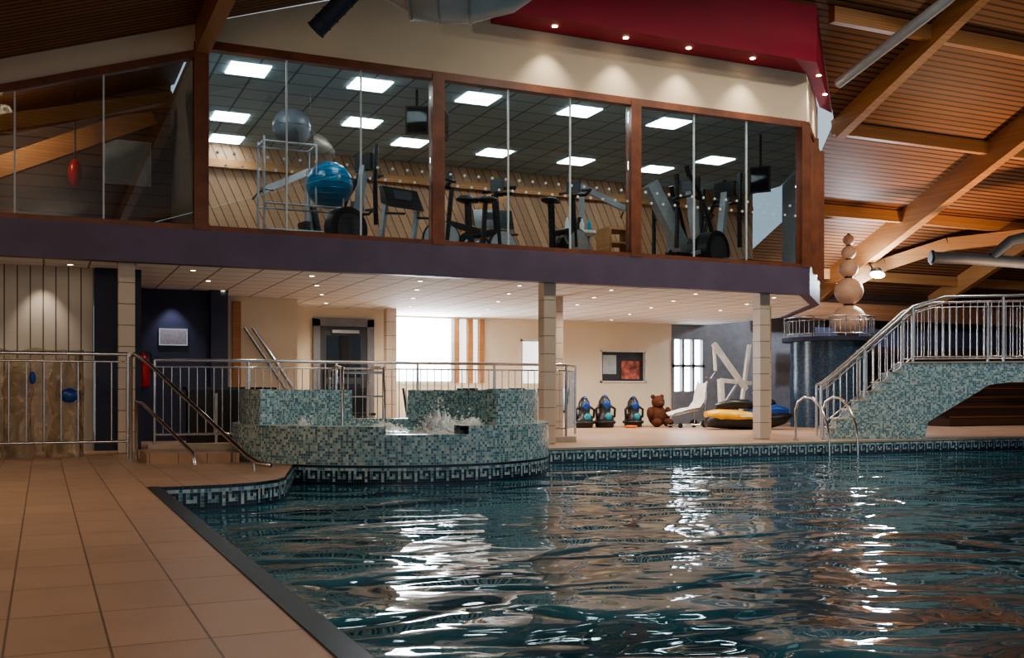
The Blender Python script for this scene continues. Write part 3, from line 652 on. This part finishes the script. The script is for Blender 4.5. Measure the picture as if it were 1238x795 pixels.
b=B(); b.sphere((.45,17.2,4.2),.10,'redp',(1,1,2.2),16); b.tube([(.45,17.2,4.4),(.45,17.2,5.5)],.012,'black'); b.done('punch_bag')
b=B(); b.beam((-2.5,17.2,3.3),(1.6,17.6,5.3),.2,.3,'glulam'); b.done('timber_brace')
b=B(); b.beam((-3,17.9,4.2),(.8,18.2,3.3),.18,.28,'glulam'); b.done('timber_brace')
b=B(); b.beam((-1.2,16.2,4.45),(1.8,16.5,5.3),.16,.22,'glulam'); b.done('timber_brace')
b=B(); b.beam((7.7,20.7,3.3),(9.1,20.9,5.2),.22,.35,'glulam'); b.done('timber_brace')
b=B(); b.beam((11.0,17.7,5.0),(12.2,17.9,3.3),.2,.3,'silver'); b.done('timber_brace')

# ---------------------------------------------------------------- deck objects at back
def jetski(x,y,rot):
    b=B(T(x,y,0,rot)); sec=[(-1.0,.1,.12,.30),(-.95,.3,.05,.45),(-.6,.40,.02,.52),(0,.42,.0,.55),(.5,.38,.02,.56),(.85,.25,.12,.5),(1.05,.06,.28,.4)]
    def loft(sec,mt,fz=1):
        rows=[]
        for sx,w,z0,z1 in sec:
            zc=(z0+z1)/2; hh=(z1-z0)/2
            rows.append([(sx,w*math.copysign(abs(math.cos(a))**.7,math.cos(a)),zc+hh*math.copysign(abs(math.sin(a))**.7,math.sin(a))) for a in [2*math.pi*k/20 for k in range(20)]])
        b.grid(rows,mt,closeu=True); b.face(rows[0],mt); b.face(rows[-1],mt)
    loft([(s,w,z0,z0+(z1-z0)*.72) for s,w,z0,z1 in sec],'black')
    loft([(.0,.2,.3,.46),(.3,.36,.28,.54),(.6,.32,.28,.60),(.95,.12,.34,.50)],'blue')
    loft([(-.98,.25,.28,.42),(-.7,.43,.2,.48),(-.3,.45,.18,.46),(.1,.44,.2,.40)],'yellow')
    loft([(-.75,.12,.45,.60),(-.4,.17,.48,.72),(0,.16,.48,.70),(.2,.1,.5,.6)],'black')
    b.beam((.3,0,.5),(.2,0,.82),.08,.08,'black'); b.tube([(.15,-.3,.84),(.22,0,.82),(.15,.3,.84)],.03,'black'); b.sphere((.42,0,.6),.2,'black',(1.3,.9,.7),16)
    b.box(-.25,-.455,.30,.3,-.44,.34,'white'); b.done('inflatable_jet_ski')
jetski(15.1,20.0,-24)
def scooter(x,y,s=1):
    b=B(T(x,y,0,0,s)); b.lathe((0,0,0),[(.001,.0),(.2,.0),(.22,.1),(.2,.26),(.13,.34),(.15,.46),(.13,.6),(.07,.7),(.001,.74)],'black',20)
    b.ring((0,0,.12),.22,.04,(0,0,1),'black',20); b.sphere((0,-.09,.5),.10,'blue',(1,.7,1.3),14); b.sphere((0,-.18,.25),.09,'teal',(1,.6,1),14)
    for sg in (-1,1): b.tube([(sg*.13,0,.5),(sg*.24,-.05,.42),(sg*.23,-.05,.25),(sg*.18,0,.2)],.03,'black')
    b.sphere((0,-.02,.68),.06,'blue'); b.done('underwater_scooter')
scooter(12.15,22.6,1.05); scooter(12.70,22.55,1.1); scooter(13.55,22.6,1.05)
b=B(T(14.2,22.5,0,0,1.0)); b.sphere((0,0,.28),.25,'brown',(1,.85,1.1),20); b.sphere((0,-.04,.62),.17,'brown',n=18); b.sphere((0,-.19,.58),.07,'brown')
for sg in (-1,1):
    b.sphere((sg*.13,0,.76),.06,'brown'); b.sphere((sg*.17,-.25,.11),.11,'brown',(1,1.6,1)); b.sphere((sg*.26,-.08,.35),.09,'brown',(1,1,1.7)); b.sphere((sg*.05,-.19,.66),.015,'black')
b.sphere((0,-.255,.6),.02,'black'); b.done('teddy_bear')
b=B(); b.ring((13.2,22.1,.03),.12,.03,(0,0,1),'orange'); b.done('swim_ring')
# pool hoist
b=B(T(15.65,21.9,0,0,1.05))
b.box(-.3,-.35,0,.5,.35,.12,'white'); b.beam((.1,0,.1),(.05,0,1.15),.12,.12,'white'); b.beam((-.15,0,2.0),(.8,0,.9),.10,.12,'white'); b.beam((.05,0,1.12),(.95,0,1.05),.08,.10,'white'); b.beam((-.15,0,2.0),(-.1,0,1.35),.05,.07,'white'); b.beam((.9,0,2.0),(.6,0,.1),.07,.09,'white'); b.tube([(-.1,0,1.3),(-.25,0,1.15),(-.4,0,1.2)],.02,'steel'); b.beam((.12,0,.5),(.55,0,1.05),.05,.05,'silver')
b.box(.0,-.12,.12,.25,.12,.5,'dgrey'); b.done('pool_hoist')
b=B(T(14.55,21.6,0,0,1)); 
rows=[]
for s_,z_,y_ in ((-.55,.32,.2),(-.35,.36,.24),(-.1,.42,.25),(.15,.45,.25),(.28,.6,.25),(.33,.85,.24),(.38,1.1,.2)):
    rows.append([(s_,y_,z_+.05),(s_,y_*.6,z_),(s_,0,z_-.01),(s_,-y_*.6,z_),(s_,-y_,z_+.05)])
b.grid(rows,'white'); b.grid([[(p[0]+.03,p[1],p[2]-.04) for p in r] for r in rows],'white')
for sg in (-1,1): b.tube([(-.5,sg*.2,.05),(.3,sg*.22,.08),(.35,sg*.22,.6),(.4,sg*.2,1.15)],.022,'steel'); b.disc((-.4,sg*.22,.06),.06,.03,(0,1,0),'rubber',14); b.disc((.3,sg*.24,.1),.1,.03,(0,1,0),'rubber',16)
b.done('pool_lift_chair')
# chairs behind railing
def chair(x,y,rot,mt='black'):
    b=B(T(x,y,0,rot)); b.box(-.23,-.23,.42,.23,.23,.47,mt); b.beam((-.0,.21,.45),(0,.28,.95),.44,.04,mt)
    for sx in (-.2,.2):
        for sy in (-.2,.2): b.tube([(sx,sy,.42),(sx*1.1,sy*1.1,0)],.015,'steel',6)
    b.done('cafe_chair')
for i,(x,y) in enumerate(((5.6,19.5),(6.8,19.6),(7.9,19.4),(8.6,19.3),(10.2,20.4),(9.4,21.6),(10.6,21.2),(3.6,18.0),(3.6,18.9))): chair(x,y,i*67%360)
b=B(); b.lathe((9.4,20.6,0),[(.001,0),(.25,0),(.25,.02),(.03,.04),(.03,.7),(.4,.71),(.4,.74),(.001,.74)],'grey',24); b.done('cafe_table')
b=B(); b.lathe((7.6,20.6,0),[(.001,0),(.25,0),(.25,.02),(.03,.04),(.03,.7),(.4,.71),(.4,.74),(.001,.74)],'grey',24); b.done('cafe_table')
b=B(); b.box(2.1,16.9,0,2.9,17.4,.9,'black'); b.box(2.05,16.88,.9,2.95,17.42,.95,'dgrey'); b.box(2.48,16.88,.05,2.52,16.9,.85,'silver'); b.done('storage_cabinet')

# ---------------------------------------------------------------- lights
def light(name,kind,loc,e,col=(1,1,1),rot=(0,0,0),**k):
    l=bpy.data.lights.new(name,kind); l.energy=e; l.color=col
    for a,v in k.items(): setattr(l,a,v)
    o=bpy.data.objects.new(name,l); o.location=loc; o.rotation_euler=rot; S.collection.objects.link(o); return o
R_=math.radians
for x,y in cl: light('canopy_spot','SPOT',(x,y,6.76),60,(1,.86,.68),(R_(4),0,0),spot_size=R_(88),spot_blend=1,shadow_soft_size=.03)
for x in (.2,3.3,6.5,9.6,12.4):
    light('soffit_spot','SPOT',(x,17.2,2.66),80,(1,.87,.72),spot_size=R_(150),spot_blend=.8,shadow_soft_size=.08)
for x,y in ((9.5,21),(12,21.2),(14.3,21),(14.5,18.7),(6,20.5)):
    light('soffit_spot','SPOT',(x,y,2.66),165,(1,.87,.72),spot_size=R_(160),spot_blend=.8,shadow_soft_size=.08)
light('slat_spot','SPOT',(.0,16.3,2.66),22,(1,.85,.7),(R_(10),0,0),spot_size=R_(70),spot_blend=.8,shadow_soft_size=.03)
light('recess_spot','SPOT',(2.1,19.1,2.66),30,(.9,.85,1),(R_(10),0,0),spot_size=R_(70),spot_blend=.7,shadow_soft_size=.03)
light('feature_fill','SPOT',(-.6,15.7,2.64),25,(1,.82,.6),(0,0,0),spot_size=R_(90),spot_blend=.7,shadow_soft_size=.05)  # extra spot added for brightness and sheen on the wrapped feature
light('flood','POINT',(19.7,20.6,3.8),240,(.8,.9,1),shadow_soft_size=.1)
light('sculpture_spot','SPOT',(17,17.5,4.8),80,(1,.8,.58),(R_(62),0,R_(-20)),spot_size=R_(60),spot_blend=.6,shadow_soft_size=.1)
light('window_daylight','AREA',(8.3,23.6,1.9),120,(.85,.93,1),(R_(-90),0,0),size=1.5)
light('side_room_fill','POINT',(-.5,16.6,4.9),24,(1,.72,.48),shadow_soft_size=.1)  # unseen fill, added to brighten the wood inside the left bay
light('hall_fill','AREA',(.5,-3,4.6),160,(1,.80,.60),(R_(25),0,0),size=2.0)  # unseen fill light, added to brighten the near deck
light('hall_fill','AREA',(-2.5,9,4.3),75,(1,.78,.56),size=1.0)  # another added fill, out of view on the left
for x,y,z in ((9,10,8.2),(13,10,9.0),(17,9,9.5)): light('hall_fill','SPOT',(x,y,z),420,(1,.88,.74),(0,0,0),spot_size=R_(165),spot_blend=.5,shadow_soft_size=.15)  # overhead fill spots out of view, added to lift the hall
light('hall_fill','SPOT',(23,10,9.2),700,(1,.84,.66),(0,0,0),spot_size=R_(165),spot_blend=.5,shadow_soft_size=.2)  # added fill for the right side, also out of view
light('roof_uplight','SPOT',(21,17,2.0),750,(1,.60,.34),(R_(180),0,0),spot_size=R_(130),spot_blend=.8,shadow_soft_size=.2)
w=bpy.data.worlds.new('World'); S.world=w; w.use_nodes=True
w.node_tree.nodes['Background'].inputs[0].default_value=(.60,.71,.82,1); w.node_tree.nodes['Background'].inputs[1].default_value=.62
S.view_settings.view_transform='AgX'
try: S.view_settings.look='AgX - Medium High Contrast'
except Exception: pass
S.view_settings.exposure=.42
